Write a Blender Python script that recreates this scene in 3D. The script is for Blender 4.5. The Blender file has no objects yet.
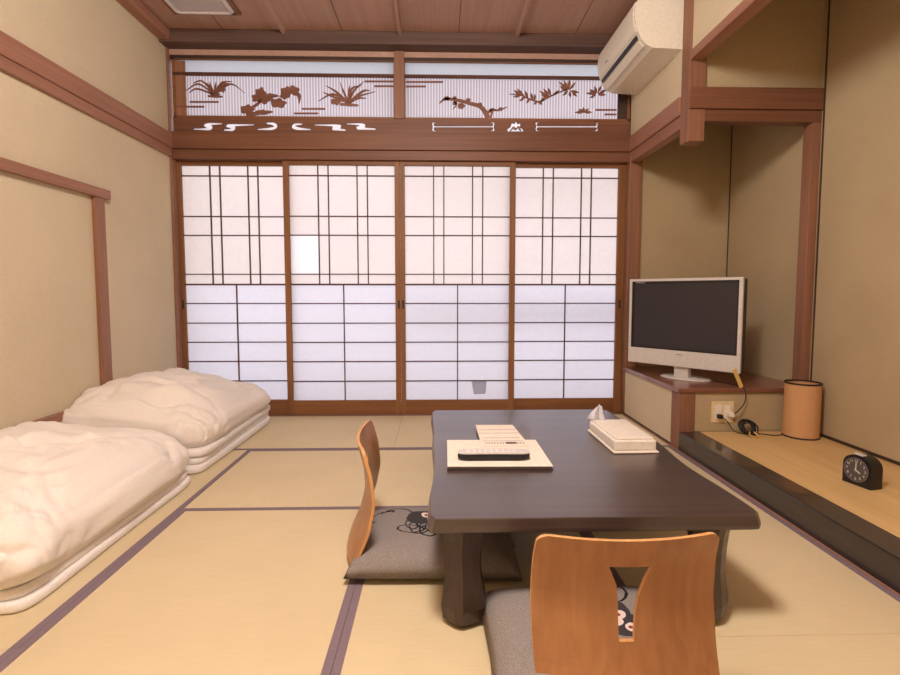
import bpy, bmesh, math, random
from mathutils import Vector, Matrix, noise
random.seed(7)
PI = math.pi
col = bpy.context.scene.collection
sc = bpy.context.scene

# ------------------------------------------------------------------ room sizes (metres)
D = 4.076          # plane of the paper screens
XL = -2.067        # left wall
XR = 1.53          # line of the alcove posts
XA = 2.362         # rear wall of the alcove
YB = 3.112         # front of the television corner
YN = -1.32         # wall behind the camera
ZC = 2.955         # ceiling
W = 0.897          # width of one mat

# ------------------------------------------------------------------ materials
def new_mat(name):
    m = bpy.data.materials.new(name); m.use_nodes = True
    nt = m.node_tree; nt.nodes.clear()
    out = nt.nodes.new('ShaderNodeOutputMaterial')
    return m, nt, out
def srgb(r, g, b):
    f = lambda c: (c/255/12.92) if c/255 <= .04045 else ((c/255+.055)/1.055)**2.4
    return (f(r), f(g), f(b), 1)
def N(nt, t, **kw):
    n = nt.nodes.new(t)
    for k, v in kw.items():
        if k.startswith('i_'):
            key = k[2:]
            n.inputs[int(key) if key.isdigit() else key.replace('_', ' ')].default_value = v
        else: setattr(n, k, v)
    return n
def principled(nt, out, rough=.5, spec=.5, coat=0):
    b = N(nt, 'ShaderNodeBsdfPrincipled'); b.inputs['Roughness'].default_value = rough
    b.inputs['Specular IOR Level'].default_value = spec; b.inputs['Coat Weight'].default_value = coat
    nt.links.new(b.outputs[0], out.inputs[0]); return b
def ramp(nt, stops):
    r = N(nt, 'ShaderNodeValToRGB'); e = r.color_ramp.elements
    while len(e) < len(stops): e.new(.5)
    for i, (p, c) in enumerate(stops): e[i].position = p; e[i].color = c
    return r
def coords(nt, scale=(1, 1, 1), rot=(0, 0, 0)):
    tc = N(nt, 'ShaderNodeTexCoord'); mp = N(nt, 'ShaderNodeMapping')
    mp.inputs['Scale'].default_value = scale; mp.inputs['Rotation'].default_value = rot
    nt.links.new(tc.outputs['Object'], mp.inputs[0]); return mp
def plain(name, c, rough=.5, spec=.5, bump=0, bscale=60, coat=0, metal=0):
    m, nt, out = new_mat(name); b = principled(nt, out, rough, spec, coat)
    b.inputs['Base Color'].default_value = c; b.inputs['Metallic'].default_value = metal
    mp = coords(nt); n = N(nt, 'ShaderNodeTexNoise'); n.inputs['Scale'].default_value = bscale
    nt.links.new(mp.outputs[0], n.inputs[0])
    mx = N(nt, 'ShaderNodeMix', data_type='RGBA'); mx.inputs[0].default_value = .5
    r = ramp(nt, [(.3, tuple(x*.93 for x in c[:3])+(1,)), (.7, tuple(min(1, x*1.05) for x in c[:3])+(1,))])
    nt.links.new(n.outputs[0], r.inputs[0]); nt.links.new(r.outputs[0], b.inputs['Base Color'])
    if bump:
        bp = N(nt, 'ShaderNodeBump'); bp.inputs['Strength'].default_value = bump; bp.inputs['Distance'].default_value = .002
        nt.links.new(n.outputs[0], bp.inputs['Height']); nt.links.new(bp.outputs[0], b.inputs['Normal'])
    return m
def wood(name, dark, light, axis='X', rough=.45, spec=.4, coat=0, scale=1.0, grain=60, bump=.1):
    m, nt, out = new_mat(name); b = principled(nt, out, rough, spec, coat)
    s = {'X': (1.2, grain, grain), 'Y': (grain, 1.2, grain), 'Z': (grain, grain, 1.2)}[axis]
    mp = coords(nt, tuple(v*scale for v in s))
    n = N(nt, 'ShaderNodeTexNoise'); n.inputs['Scale'].default_value = 1; n.inputs['Detail'].default_value = 5; n.inputs['Distortion'].default_value = .4
    nt.links.new(mp.outputs[0], n.inputs[0])
    s2 = {'X': (.8, 6, 6), 'Y': (6, .8, 6), 'Z': (6, 6, .8)}[axis]
    mp2 = coords(nt, s2); n2 = N(nt, 'ShaderNodeTexNoise'); n2.inputs['Scale'].default_value = 1; n2.inputs['Detail'].default_value = 3
    nt.links.new(mp2.outputs[0], n2.inputs[0])
    ad = N(nt, 'ShaderNodeMath', operation='ADD'); nt.links.new(n.outputs[0], ad.inputs[0]); nt.links.new(n2.outputs[0], ad.inputs[1])
    hf = N(nt, 'ShaderNodeMath', operation='MULTIPLY'); hf.inputs[1].default_value = .5; nt.links.new(ad.outputs[0], hf.inputs[0])
    r = ramp(nt, [(.36, dark), (.64, light)]); nt.links.new(hf.outputs[0], r.inputs[0])
    nt.links.new(r.outputs[0], b.inputs['Base Color'])
    bp = N(nt, 'ShaderNodeBump'); bp.inputs['Strength'].default_value = bump; bp.inputs['Distance'].default_value = .001
    nt.links.new(n.outputs[0], bp.inputs['Height']); nt.links.new(bp.outputs[0], b.inputs['Normal'])
    return m
def plaster(name, c1, c2):
    m, nt, out = new_mat(name); b = principled(nt, out, .92, .15)
    mp = coords(nt); n = N(nt, 'ShaderNodeTexNoise'); n.inputs['Scale'].default_value = 160; n.inputs['Detail'].default_value = 4
    n2 = N(nt, 'ShaderNodeTexNoise'); n2.inputs['Scale'].default_value = 2.2; n2.inputs['Detail'].default_value = 4
    nt.links.new(mp.outputs[0], n.inputs[0]); nt.links.new(mp.outputs[0], n2.inputs[0])
    ad = N(nt, 'ShaderNodeMath', operation='MULTIPLY_ADD'); ad.inputs[1].default_value = .4
    nt.links.new(n2.outputs[0], ad.inputs[0])
    h = N(nt, 'ShaderNodeMath', operation='MULTIPLY'); h.inputs[1].default_value = .6; nt.links.new(n.outputs[0], h.inputs[0])
    nt.links.new(h.outputs[0], ad.inputs[2])
    r = ramp(nt, [(.35, c1), (.65, c2)]); nt.links.new(ad.outputs[0], r.inputs[0]); nt.links.new(r.outputs[0], b.inputs['Base Color'])
    bp = N(nt, 'ShaderNodeBump'); bp.inputs['Strength'].default_value = .25; bp.inputs['Distance'].default_value = .002
    nt.links.new(n.outputs[0], bp.inputs['Height']); nt.links.new(bp.outputs[0], b.inputs['Normal'])
    return m
def tatami(name, axis, c1=srgb(204,187,150), c2=srgb(216,199,162)):
    # woven rush: fine ribs across the mat's short way plus slow wear
    m, nt, out = new_mat(name); b = principled(nt, out, .62, .35)
    mp = coords(nt)
    wv = N(nt, 'ShaderNodeTexWave'); wv.wave_type = 'BANDS'; wv.bands_direction = axis
    wv.inputs['Scale'].default_value = 32; wv.inputs['Distortion'].default_value = .3
    nt.links.new(mp.outputs[0], wv.inputs[0])
    n2 = N(nt, 'ShaderNodeTexNoise'); n2.inputs['Scale'].default_value = 3; n2.inputs['Detail'].default_value = 5
    nt.links.new(mp.outputs[0], n2.inputs[0])
    sc_ = (300, 8, 1) if axis == 'X' else (8, 300, 1)
    mp3 = coords(nt, sc_); n3 = N(nt, 'ShaderNodeTexNoise'); n3.inputs['Scale'].default_value = 1
    nt.links.new(mp3.outputs[0], n3.inputs[0])
    a = N(nt, 'ShaderNodeMath', operation='MULTIPLY_ADD'); a.inputs[1].default_value = .5; nt.links.new(n3.outputs[0], a.inputs[0])
    h = N(nt, 'ShaderNodeMath', operation='MULTIPLY'); h.inputs[1].default_value = .5; nt.links.new(n2.outputs[0], h.inputs[0]); nt.links.new(h.outputs[0], a.inputs[2])
    r = ramp(nt, [(.3, c1), (.7, c2)]); nt.links.new(a.outputs[0], r.inputs[0]); nt.links.new(r.outputs[0], b.inputs['Base Color'])
    bp = N(nt, 'ShaderNodeBump'); bp.inputs['Strength'].default_value = .2; bp.inputs['Distance'].default_value = .001
    nt.links.new(wv.outputs[0], bp.inputs['Height']); nt.links.new(bp.outputs[0], b.inputs['Normal'])
    return m
def cloth(name, c, rough=.95, sheen=.0, scale=500, bump=.15):
    m, nt, out = new_mat(name); b = principled(nt, out, rough, .2)
    mp = coords(nt); n = N(nt, 'ShaderNodeTexNoise'); n.inputs['Scale'].default_value = scale; n.inputs['Detail'].default_value = 2
    nt.links.new(mp.outputs[0], n.inputs[0])
    r = ramp(nt, [(.3, tuple(x*.9 for x in c[:3])+(1,)), (.7, tuple(min(1, x*1.06) for x in c[:3])+(1,))])
    nt.links.new(n.outputs[0], r.inputs[0]); nt.links.new(r.outputs[0], b.inputs['Base Color'])
    bp = N(nt, 'ShaderNodeBump'); bp.inputs['Strength'].default_value = bump; bp.inputs['Distance'].default_value = .001
    nt.links.new(n.outputs[0], bp.inputs['Height']); nt.links.new(bp.outputs[0], b.inputs['Normal'])
    b.inputs['Sheen Weight'].default_value = sheen
    return m
def paper(name, c, trans=.7, scale=40):
    m, nt, out = new_mat(name)
    mp = coords(nt); n = N(nt, 'ShaderNodeTexNoise'); n.inputs['Scale'].default_value = scale; n.inputs['Detail'].default_value = 6
    nt.links.new(mp.outputs[0], n.inputs[0])
    r = ramp(nt, [(.3, tuple(x*.96 for x in c[:3])+(1,)), (.7, c)]); nt.links.new(n.outputs[0], r.inputs[0])
    d = N(nt, 'ShaderNodeBsdfDiffuse'); t = N(nt, 'ShaderNodeBsdfTranslucent'); mx = N(nt, 'ShaderNodeMixShader'); mx.inputs[0].default_value = trans
    nt.links.new(r.outputs[0], d.inputs[0]); nt.links.new(r.outputs[0], t.inputs[0])
    nt.links.new(d.outputs[0], mx.inputs[1]); nt.links.new(t.outputs[0], mx.inputs[2]); nt.links.new(mx.outputs[0], out.inputs[0])
    return m
def ribbed_glass():
    m, nt, out = new_mat('ribbed_glass')
    mp = coords(nt); wv = N(nt, 'ShaderNodeTexWave'); wv.wave_type = 'BANDS'; wv.bands_direction = 'X'; wv.inputs['Scale'].default_value = 14
    nt.links.new(mp.outputs[0], wv.inputs[0])
    r = ramp(nt, [(.25, srgb(184,178,182)), (.75, srgb(224,218,220))]); nt.links.new(wv.outputs[0], r.inputs[0])
    t = N(nt, 'ShaderNodeBsdfTranslucent'); g = N(nt, 'ShaderNodeBsdfGlossy'); g.inputs['Roughness'].default_value = .2
    g.inputs[0].default_value = (.8, .8, .8, 1)
    bp = N(nt, 'ShaderNodeBump'); bp.inputs['Strength'].default_value = .4; bp.inputs['Distance'].default_value = .004
    nt.links.new(wv.outputs[0], bp.inputs['Height']); nt.links.new(bp.outputs[0], g.inputs['Normal'])
    mx = N(nt, 'ShaderNodeMixShader'); mx.inputs[0].default_value = .1
    nt.links.new(r.outputs[0], t.inputs[0]); nt.links.new(t.outputs[0], mx.inputs[1]); nt.links.new(g.outputs[0], mx.inputs[2]); nt.links.new(mx.outputs[0], out.inputs[0])
    return m

M = {}
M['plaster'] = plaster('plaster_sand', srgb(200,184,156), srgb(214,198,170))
M['plaster_alcove'] = plaster('plaster_ochre_shaded', srgb(172,152,120), srgb(188,168,134))  # ochre taken darker and greyer, alcove shade put into the plaster colour
M['ceil'] = wood('ceiling_board', srgb(176,140,126), srgb(192,156,140), 'Y', .6, .3, grain=50)
M['beam'] = wood('cedar_beam', srgb(104,66,46), srgb(132,86,62), 'X', .5)
M['beamY'] = wood('cedar_beam_side', srgb(142,98,78), srgb(168,120,98), 'Y', .5)
M['post'] = wood('cedar_post', srgb(128,88,66), srgb(154,108,84), 'Z', .5)
M['door'] = wood('screen_frame_wood', srgb(122,80,48), srgb(148,100,62), 'Z', .5)
M['doorX'] = wood('screen_rail_wood', srgb(116,74,44), srgb(142,94,58), 'X', .5)
M['lattice'] = wood('lattice_wood', srgb(74,42,30), srgb(98,58,40), 'X', .6)
M['darktrim'] = wood('dark_trim', srgb(52,38,34), srgb(74,54,46), 'X', .6)
M['sil'] = wood('fretwork_wood', srgb(112,70,54), srgb(140,92,74), 'X', .55)
M['tatX'] = tatami('rush_mat_lengthways', 'X'); M['tatY'] = tatami('rush_mat_crossways', 'Y')
M['heri'] = cloth('mat_border_cloth', srgb(128,112,120), .9, 0, 300)
M['kamachi'] = wood('lacquered_sill', srgb(32,26,26), srgb(50,42,40), 'Y', .28, .5, .6, grain=70, bump=.03)
M['board'] = wood('platform_board', srgb(208,172,116), srgb(222,188,132), 'Y', .45, .4, .1, grain=30, bump=.03)
M['shelf'] = wood('shelf_board', srgb(116,72,56), srgb(146,96,76), 'X', .3, .5, .3)
M['table'] = wood('dark_table_wood', srgb(48,36,34), srgb(74,58,54), 'X', .36, .8, .8, grain=50, bump=.06)
[n for n in M['table'].node_tree.nodes if n.type == 'BSDF_PRINCIPLED'][0].inputs['Coat Roughness'].default_value = .27
M['tableleg'] = wood('dark_leg_wood', srgb(44,32,28), srgb(68,50,42), 'Z', .35, .5, .2)
M['ply'] = wood('chair_veneer', srgb(150,100,62), srgb(174,122,78), 'Z', .38, .45, .2, grain=40, bump=.05)
M['plyedge'] = wood('chair_edge_plywood', srgb(196,140,84), srgb(222,170,112), 'Z', .5)
M['paper_up'] = paper('screen_paper_upper', (.83,.79,.79,1), .7)
M['paper_low'] = paper('screen_paper_lower', (.80,.79,.84,1), .71)
M['paper_patch'] = paper('paper_patch', (.88,.86,.88,1), .74)
M['paper_grey'] = paper('paper_grey_patch', (.71,.70,.76,1), .7)
M['ribbed'] = ribbed_glass()
M['frost'] = paper('frosted_glass', (.62,.62,.64,1), .9)
M['duvet'] = cloth('duvet_cotton', srgb(236,228,220), .9, .05, 300, .08)
M['sheet'] = cloth('mattress_cotton', srgb(240,234,230), .9, .05, 300, .08)
M['ac'] = plain('ac_plastic', srgb(230,222,206), .4, .4)
M['acdark'] = plain('ac_slot', srgb(24,22,22), .5)
M['silver'] = plain('silver_plastic', srgb(206,200,196), .35, .5)
M['screen'] = plain('tv_screen', srgb(46,42,50), .3, .5)
M['black'] = plain('black_plastic', srgb(26,24,26), .35, .5)
M['blackmat'] = plain('black_matte', srgb(34,30,30), .6)
M['white'] = plain('white_plastic', srgb(236,226,214), .35, .5)
M['cream'] = plain('cream_plastic', srgb(226,206,166), .4)
M['lampshade'] = paper('lantern_paper', srgb(224,176,128), .25)
M['sheetpaper'] = plain('white_paper', srgb(236,226,212), .7, .2)
M['ink'] = plain('grey_ink', srgb(110,96,92), .7, .2)
M['greycard'] = plain('grey_card', srgb(112,106,112), .45)
M['brownedge'] = plain('brown_cover', srgb(58,42,38), .4)
M['tissue'] = paper('tissue_paper', (.9,.9,.95,1), .3)
M['tag'] = plain('yellow_tag', srgb(214,176,100), .5)
M['vent'] = plain('vent_white', srgb(228,220,222), .45)
M['ventdark'] = plain('vent_dark', srgb(84,72,72), .7)
M['numeral'] = plain('pale_numeral', srgb(214,208,196), .5)
M['dial'] = plain('clock_dial', srgb(86,78,74), .35)
M['glow'] = None

# cushion fabric with a printed spray of blossoms
def cushion_fabric():
    m, nt, out = new_mat('grey_floral_fabric'); b = principled(nt, out, .95, .15)
    L = nt.links.new
    tc = N(nt, 'ShaderNodeTexCoord')
    nz = N(nt, 'ShaderNodeTexNoise'); nz.inputs['Scale'].default_value = 9; L(tc.outputs['Object'], nz.inputs[0])
    sub = N(nt, 'ShaderNodeVectorMath', operation='SUBTRACT'); L(nz.outputs['Color'], sub.inputs[0]); sub.inputs[1].default_value = (.5, .5, .5)
    scl = N(nt, 'ShaderNodeVectorMath', operation='SCALE'); L(sub.outputs[0], scl.inputs[0]); scl.inputs['Scale'].default_value = .05
    dist = N(nt, 'ShaderNodeVectorMath', operation='ADD'); L(tc.outputs['Object'], dist.inputs[0]); L(scl.outputs[0], dist.inputs[1])
    flat = N(nt, 'ShaderNodeVectorMath', operation='MULTIPLY'); L(dist.outputs[0], flat.inputs[0]); flat.inputs[1].default_value = (1, 1, 0)
    def d_to(x, y, sx=1, sy=1):
        s = N(nt, 'ShaderNodeVectorMath', operation='SUBTRACT'); L(flat.outputs[0], s.inputs[0]); s.inputs[1].default_value = (x, y, 0)
        k = N(nt, 'ShaderNodeVectorMath', operation='MULTIPLY'); L(s.outputs[0], k.inputs[0]); k.inputs[1].default_value = (sx, sy, 0)
        l = N(nt, 'ShaderNodeVectorMath', operation='LENGTH'); L(k.outputs[0], l.inputs[0]); return l.outputs['Value']
    def lt(v, r):
        n = N(nt, 'ShaderNodeMath', operation='LESS_THAN'); L(v, n.inputs[0]); n.inputs[1].default_value = r; return n.outputs[0]
    def ring(v, r, w):
        n = N(nt, 'ShaderNodeMath', operation='COMPARE'); L(v, n.inputs[0]); n.inputs[1].default_value = r; n.inputs[2].default_value = w; return n.outputs[0]
    weave = N(nt, 'ShaderNodeTexNoise'); weave.inputs['Scale'].default_value = 260; L(tc.outputs['Object'], weave.inputs[0])
    base = ramp(nt, [(.3, srgb(126,118,114)), (.7, srgb(152,143,138))]); L(weave.outputs[0], base.inputs[0])
    cur = base.outputs[0]
    def over(mask, c):
        nonlocal cur
        mx = N(nt, 'ShaderNodeMix', data_type='RGBA'); L(mask, mx.inputs[0]); L(cur, mx.inputs[6]); mx.inputs[7].default_value = c; cur = mx.outputs[2]
    def maxi(ms):
        a = ms[0]
        for q in ms[1:]:
            n = N(nt, 'ShaderNodeMath', operation='MAXIMUM'); L(a, n.inputs[0]); L(q, n.inputs[1]); a = n.outputs[0]
        return a
    # local +y is the way the sitter faces, the spray lies a little ahead of the middle
    blk = srgb(34,28,30)
    over(maxi([ring(d_to(-0.014,-0.085,1,1.9), .055, .0045), ring(d_to(0.016,-0.060,1,1.7), .06, .0045), ring(d_to(0.039,-0.095,1.6,1), .05, .0045),
               ring(d_to(0.020,-0.005,1,1.6), .055, .0045), ring(d_to(-0.010,-0.025,1.4,1), .045, .004), ring(d_to(0.046,-0.025,1,1.5), .05, .004)]), blk)
    m1 = N(nt, 'ShaderNodeMath', operation='MULTIPLY'); L(ring(d_to(-0.085,-0.220), .05, .0045), m1.inputs[0]); L(lt(d_to(-0.108,-0.240), .062), m1.inputs[1]); over(m1.outputs[0], blk)
    m2 = N(nt, 'ShaderNodeMath', operation='MULTIPLY'); L(ring(d_to(-0.070,-0.170), .075, .004), m2.inputs[0]); L(lt(d_to(-0.111,-0.165), .06), m2.inputs[1]); over(m2.outputs[0], blk)
    over(maxi([lt(d_to(-0.070,-0.060,1,1), .058), lt(d_to(-0.092,-0.005), .05), lt(d_to(-0.044,-0.010), .045)]), srgb(64,60,62))
    for x, y, r in ((-.03,.03,.02), (.0,.06,.024), (-.055,.085,.018), (.03,.095,.02)):
        x, y = x*.75-.07, y-.08; over(lt(d_to(x, y), r), srgb(226,208,200)); over(lt(d_to(x+.003, y), r*.4), srgb(150,66,70))
    over(lt(d_to(-0.018,0.070), .022), srgb(200,84,56))
    L(cur, b.inputs['Base Color'])
    bp = N(nt, 'ShaderNodeBump'); bp.inputs['Strength'].default_value = .3; bp.inputs['Distance'].default_value = .001
    L(weave.outputs[0], bp.inputs['Height']); L(bp.outputs[0], b.inputs['Normal'])
    return m
M['cushion'] = cushion_fabric()

# ------------------------------------------------------------------ helpers
def tag(o, label=None, cat=None, group=None, kind=None):
    if label: o['label'] = label
    if cat: o['category'] = cat
    if group: o['group'] = group
    if kind: o['kind'] = kind
    return o
def thing(name, label, cat, loc=(0,0,0), rotz=0, group=None):
    o = bpy.data.objects.new(name, None); col.objects.link(o); o.empty_display_size = .05
    o.location = loc; o.rotation_euler = (0, 0, rotz)
    return tag(o, label, cat, group)
def obj(name, bm, mat, parent=None, smooth=False, loc=(0,0,0), rot=(0,0,0), label=None):
    me = bpy.data.meshes.new(name)
    bmesh.ops.recalc_face_normals(bm, faces=bm.faces)
    bm.to_mesh(me); bm.free()
    for mm in (mat if isinstance(mat, (list, tuple)) else [mat]): me.materials.append(mm)
    if smooth:
        for p in me.polygons: p.use_smooth = True
    o = bpy.data.objects.new(name, me); col.objects.link(o)
    o.location = loc; o.rotation_euler = rot
    if parent: o.parent = parent
    if label: o['label'] = label
    return o
def B(): return bmesh.new()
def box(bm, x0, x1, y0, y1, z0, z1, bev=0, mi=0, seg=2):
    r = bmesh.ops.create_cube(bm, size=1)
    vs = r['verts']
    bmesh.ops.scale(bm, vec=(x1-x0, y1-y0, z1-z0), verts=vs)
    bmesh.ops.translate(bm, vec=((x0+x1)/2, (y0+y1)/2, (z0+z1)/2), verts=vs)
    fs = list({f for v in vs for f in v.link_faces})
    for f in fs: f.material_index = mi
    if bev:
        es = list({e for v in vs for e in v.link_edges})
        g = bmesh.ops.bevel(bm, geom=es, offset=bev, segments=seg, affect='EDGES', profile=.5)
        for f in g['faces']: f.material_index = mi
    return bm
def prism(bm, pts, a0, a1, axis='Y', mi=0, tri=True):
    """extrude the closed outline pts from a0 to a1; axis Y: pts are (x,z), X: (y,z), Z: (x,y)"""
    def V(p, a):
        return {'Y': (p[0], a, p[1]), 'X': (a, p[0], p[1]), 'Z': (p[0], p[1], a)}[axis]
    v0 = [bm.verts.new(V(p, a0)) for p in pts]; v1 = [bm.verts.new(V(p, a1)) for p in pts]
    n = len(pts); fs = []
    fs.append(bm.faces.new(v0)); fs.append(bm.faces.new(v1))
    for i in range(n): fs.append(bm.faces.new((v0[i], v0[(i+1) % n], v1[(i+1) % n], v1[i])))
    for f in fs: f.material_index = mi
    if tri: bmesh.ops.triangulate(bm, faces=[f for f in fs[:2] if len(f.verts) > 4])
    return bm
def lathe(bm, prof, seg=32, cx=0, cy=0, mi=0, closed=False):
    rings = []
    for r, z in prof:
        rings.append([bm.verts.new((cx+r*math.cos(2*PI*i/seg), cy+r*math.sin(2*PI*i/seg), z)) for i in range(seg)])
    k = len(rings)
    for a in range(k if closed else k-1):
        A, C = rings[a], rings[(a+1) % k]
        for i in range(seg):
            f = bm.faces.new((A[i], A[(i+1) % seg], C[(i+1) % seg], C[i])); f.material_index = mi
    if not closed:
        for ri in (rings[0], rings[-1]):
            if prof[rings.index(ri)][0] > 1e-5:
                f = bm.faces.new(ri); f.material_index = mi
    return bm
def tube(bm, pts, r, seg=8, mi=0, taper=None):
    pts = [Vector(p) for p in pts]; prev = None; rings = []
    for i, p in enumerate(pts):
        t = (pts[min(i+1, len(pts)-1)]-pts[max(i-1, 0)]).normalized()
        up = Vector((0, 0, 1)) if abs(t.z) < .9 else Vector((1, 0, 0))
        if prev is not None: up = prev
        a = t.cross(up).normalized(); b = a.cross(t).normalized(); prev = b
        rr = r if taper is None else r*taper(i/(len(pts)-1))
        rings.append([bm.verts.new(p+a*rr*math.cos(2*PI*j/seg)+b*rr*math.sin(2*PI*j/seg)) for j in range(seg)])
    for A, C in zip(rings, rings[1:]):
        for j in range(seg): bm.faces.new((A[j], A[(j+1) % seg], C[(j+1) % seg], C[j])).material_index = mi
    bm.faces.new(rings[0]).material_index = mi; bm.faces.new(rings[-1]).material_index = mi
    return bm
def spline(pts, n=8):
    out = []; P = [Vector(p) for p in pts]; P = [P[0]*2-P[1]]+P+[P[-1]*2-P[-2]]
    for i in range(1, len(P)-2):
        for k in range(n):
            t = k/n; a, b, c, d = P[i-1:i+3]
            out.append(.5*((2*b)+(-a+c)*t+(2*a-5*b+4*c-d)*t*t+(-a+3*b-3*c+d)*t**3))
    out.append(P[-2]); return out
def boolean_cut(o, cutter_bm):
    me = bpy.data.meshes.new('tmp'); bmesh.ops.recalc_face_normals(cutter_bm, faces=cutter_bm.faces); cutter_bm.to_mesh(me); cutter_bm.free()
    c = bpy.data.objects.new('tmp', me); col.objects.link(c); c.matrix_world = Matrix.Identity(4)
    par = o.parent; loc = o.location.copy(); rot = o.rotation_euler.copy()
    o.parent = None; o.location = (0,0,0); o.rotation_euler = (0,0,0)
    md = o.modifiers.new('cut', 'BOOLEAN'); md.operation = 'DIFFERENCE'; md.object = c; md.solver = 'EXACT'; md.use_self = True
    bpy.context.view_layer.update()
    dg = bpy.context.evaluated_depsgraph_get()
    nm = bpy.data.meshes.new_from_object(o.evaluated_get(dg)); nm.name = o.data.name
    o.modifiers.clear()
    if len(nm.vertices) > 7: o.data = nm
    else: print('CUT FAILED', o.name)
    bpy.data.objects.remove(c); o.parent = par; o.location = loc; o.rotation_euler = rot
def struct(name, bm, mat, label=None, parent=None, smooth=False):
    o = obj(name, bm, mat, parent, smooth)
    if parent is None: o['kind'] = 'structure'
    if label: o['label'] = label
    if parent is None: o['category'] = name.split('_')[0]
    return o
_tn = [0]
def trim(bm, mat, label):
    _tn[0] += 1
    return struct('trim_%d' % _tn[0], bm, mat, label)

# ------------------------------------------------------------------ floor with its mats
bm = B(); box(bm, XL-.1, XA+.1, YN-.1, D+.6, -.12, -.045)
floor = struct('floor', bm, M['darktrim'], 'matted floor of the whole room')
def mat_piece(x0, x1, y0, y1, along):
    """along: the direction of the mat's long edges, which carry the cloth borders"""
    g = .0006
    o = obj('tatami_mat', box(B(), x0+g, x1-g, y0+g, y1-g, -.045, 0, .002), M['tatX'] if along == 'X' else M['tatY'], floor)
    h = .026
    if along == 'X': rs = ((x0+g, x1-g, y0+g, y0+h), (x0+g, x1-g, y1-h, y1-g))
    else: rs = ((x0+g, x0+h, y0+g, y1-g), (x1-h, x1-g, y0+g, y1-g))
    for r in rs: obj('border', box(B(), r[0], r[1], r[2], r[3], -.002, .0016), M['heri'], o)
X1 = -1.178; X2 = X1+W; X3 = X2+W; X4 = 1.519
Y1, Y2, Y3, Y4, Y5 = D-W, D-2*W, D-3*W, D-4*W, D-5*W
mat_piece(XL, X2, Y1, D, 'X'); mat_piece(X2, X4, Y1, D, 'X')
mat_piece(XL, X1, Y3, Y1, 'Y'); mat_piece(X1, X3, Y2, Y1, 'X'); mat_piece(X3, X4, Y3, Y1, 'Y')
mat_piece(X1, X2, Y4, Y2, 'Y'); mat_piece(X2, X3, Y4, Y2, 'Y')
mat_piece(XL, X1, Y5, Y3, 'Y'); mat_piece(X3, X4, Y5, Y3, 'Y')
mat_piece(X1, X3, Y5, Y4, 'X'); mat_piece(XL, X2, YN, Y5, 'X'); mat_piece(X2, X4, YN, Y5, 'X')
trim(box(B(), X4+.001, XR-.001, YN, D-.004, -.045, .004, .001), M['beamY'], 'thin brown wood strip between the mats and the dark alcove sill')

# ------------------------------------------------------------------ walls, ceiling
T = .08
struct('wall_left', box(B(), XL-T, XL, YN-T, D+.3, -.12, ZC+.1), M['plaster'], 'sand-coloured plaster wall on the left')
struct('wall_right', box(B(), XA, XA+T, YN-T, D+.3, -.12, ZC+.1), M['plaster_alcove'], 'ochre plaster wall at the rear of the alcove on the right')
struct('wall_rear', box(B(), XL-T, XA+T, YN-T, YN, -.12, ZC+.1), M['plaster'], 'plaster wall behind the camera')
bm = B()
box(bm, 1.632, XA, D, D+T, -.12, ZC+.1)                       # rear of the television corner
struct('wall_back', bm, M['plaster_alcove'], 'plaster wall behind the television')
bm = B(); box(bm, XR, XR+.06, YB+.11, D, 2.20, ZC)            # small wall that carries the air conditioner
struct('wall_upper', bm, M['plaster'], 'small plaster wall above the lintel, under the air conditioner')
bm = B(); box(bm, XR+.012, XR+.07, YN, YB, 2.452, ZC)
struct('wall_alcove_front', bm, M['plaster'], 'plaster wall above the alcove lintel')
bm = B(); box(bm, 1.632, XA, YB+.03, YB+.08, 2.22, ZC)
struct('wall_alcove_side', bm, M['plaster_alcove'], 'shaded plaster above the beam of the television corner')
struct('ceiling', box(B(), XL-T, XA+T, YN-T, D+.3, ZC, ZC+.05), M['ceil'], 'board ceiling of reddish wood')
bm = B()
for x in (-2.03, -1.145, -.275, .614, 1.48):
    prism(bm, [(x-.017, ZC), (x-.010, ZC-.03), (x+.010, ZC-.03), (x+.017, ZC)], YN, 3.945, 'Y')
trim(bm, M['ceil'], 'slim ceiling battens running towards the screens')
bm = B()
for x in (-1.59, -.71, .165, 1.05): box(bm, x-.002, x+.002, YN, 3.945, ZC-.002, ZC+.001)
trim(bm, M['darktrim'], 'fine dark joints between the ceiling boards')
M['dbeam'] = wood('dark_moulding', srgb(84,62,56), srgb(108,80,70), 'X', .55)
trim(box(B(), XL, XR, 3.94, D, 2.862, ZC, .004), M['dbeam'], 'ceiling moulding above the transom windows')
trim(box(B(), XL, XL+.085, YN, 3.94, 2.875, ZC, .004), M['beamY'], 'ceiling moulding along the left wall')
trim(box(B(), XR-.06, XR, YN, 3.94, 2.89, ZC, .004), M['beamY'], 'ceiling moulding above the alcove')

# transom head, lintel bands, sill over the screens
FY = D-.025
trim(box(B(), XL, XR, D-.012, D+.06, 2.822, 2.865, .003), M['ceil'], 'upper rail above the transom windows')
trim(box(B(), XL, XR, D-.005, D+.06, 2.793, 2.822, .002), M['darktrim'], 'strip at the transom head, its shadow put in as dark colour')  # near-black strip stands in for the shadow line above the glass
trim(box(B(), XL, XR, D-.045, D+.07, 2.108, 2.238, .004), M['beam'], 'broad horizontal lintel band over the paper screens')
trim(box(B(), XL, XR, D-.025, D+.07, 2.035, 2.108, .003), M['beam'], 'grooved head track of the paper screens')
trim(box(B(), XL, XR, D-.002, D+.11, -.12, .004, .002), M['doorX'], 'threshold track of the paper screens')
trim(box(B(), XL, XL+.014, D-.04, D+.07, 0, 2.865, .003), M['post'], 'slim post in the far left corner')
trim(box(B(), XR, 1.632, D-.035, D+.08, 0, ZC, .004), M['post'], 'post to the right of the paper screens')

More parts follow.
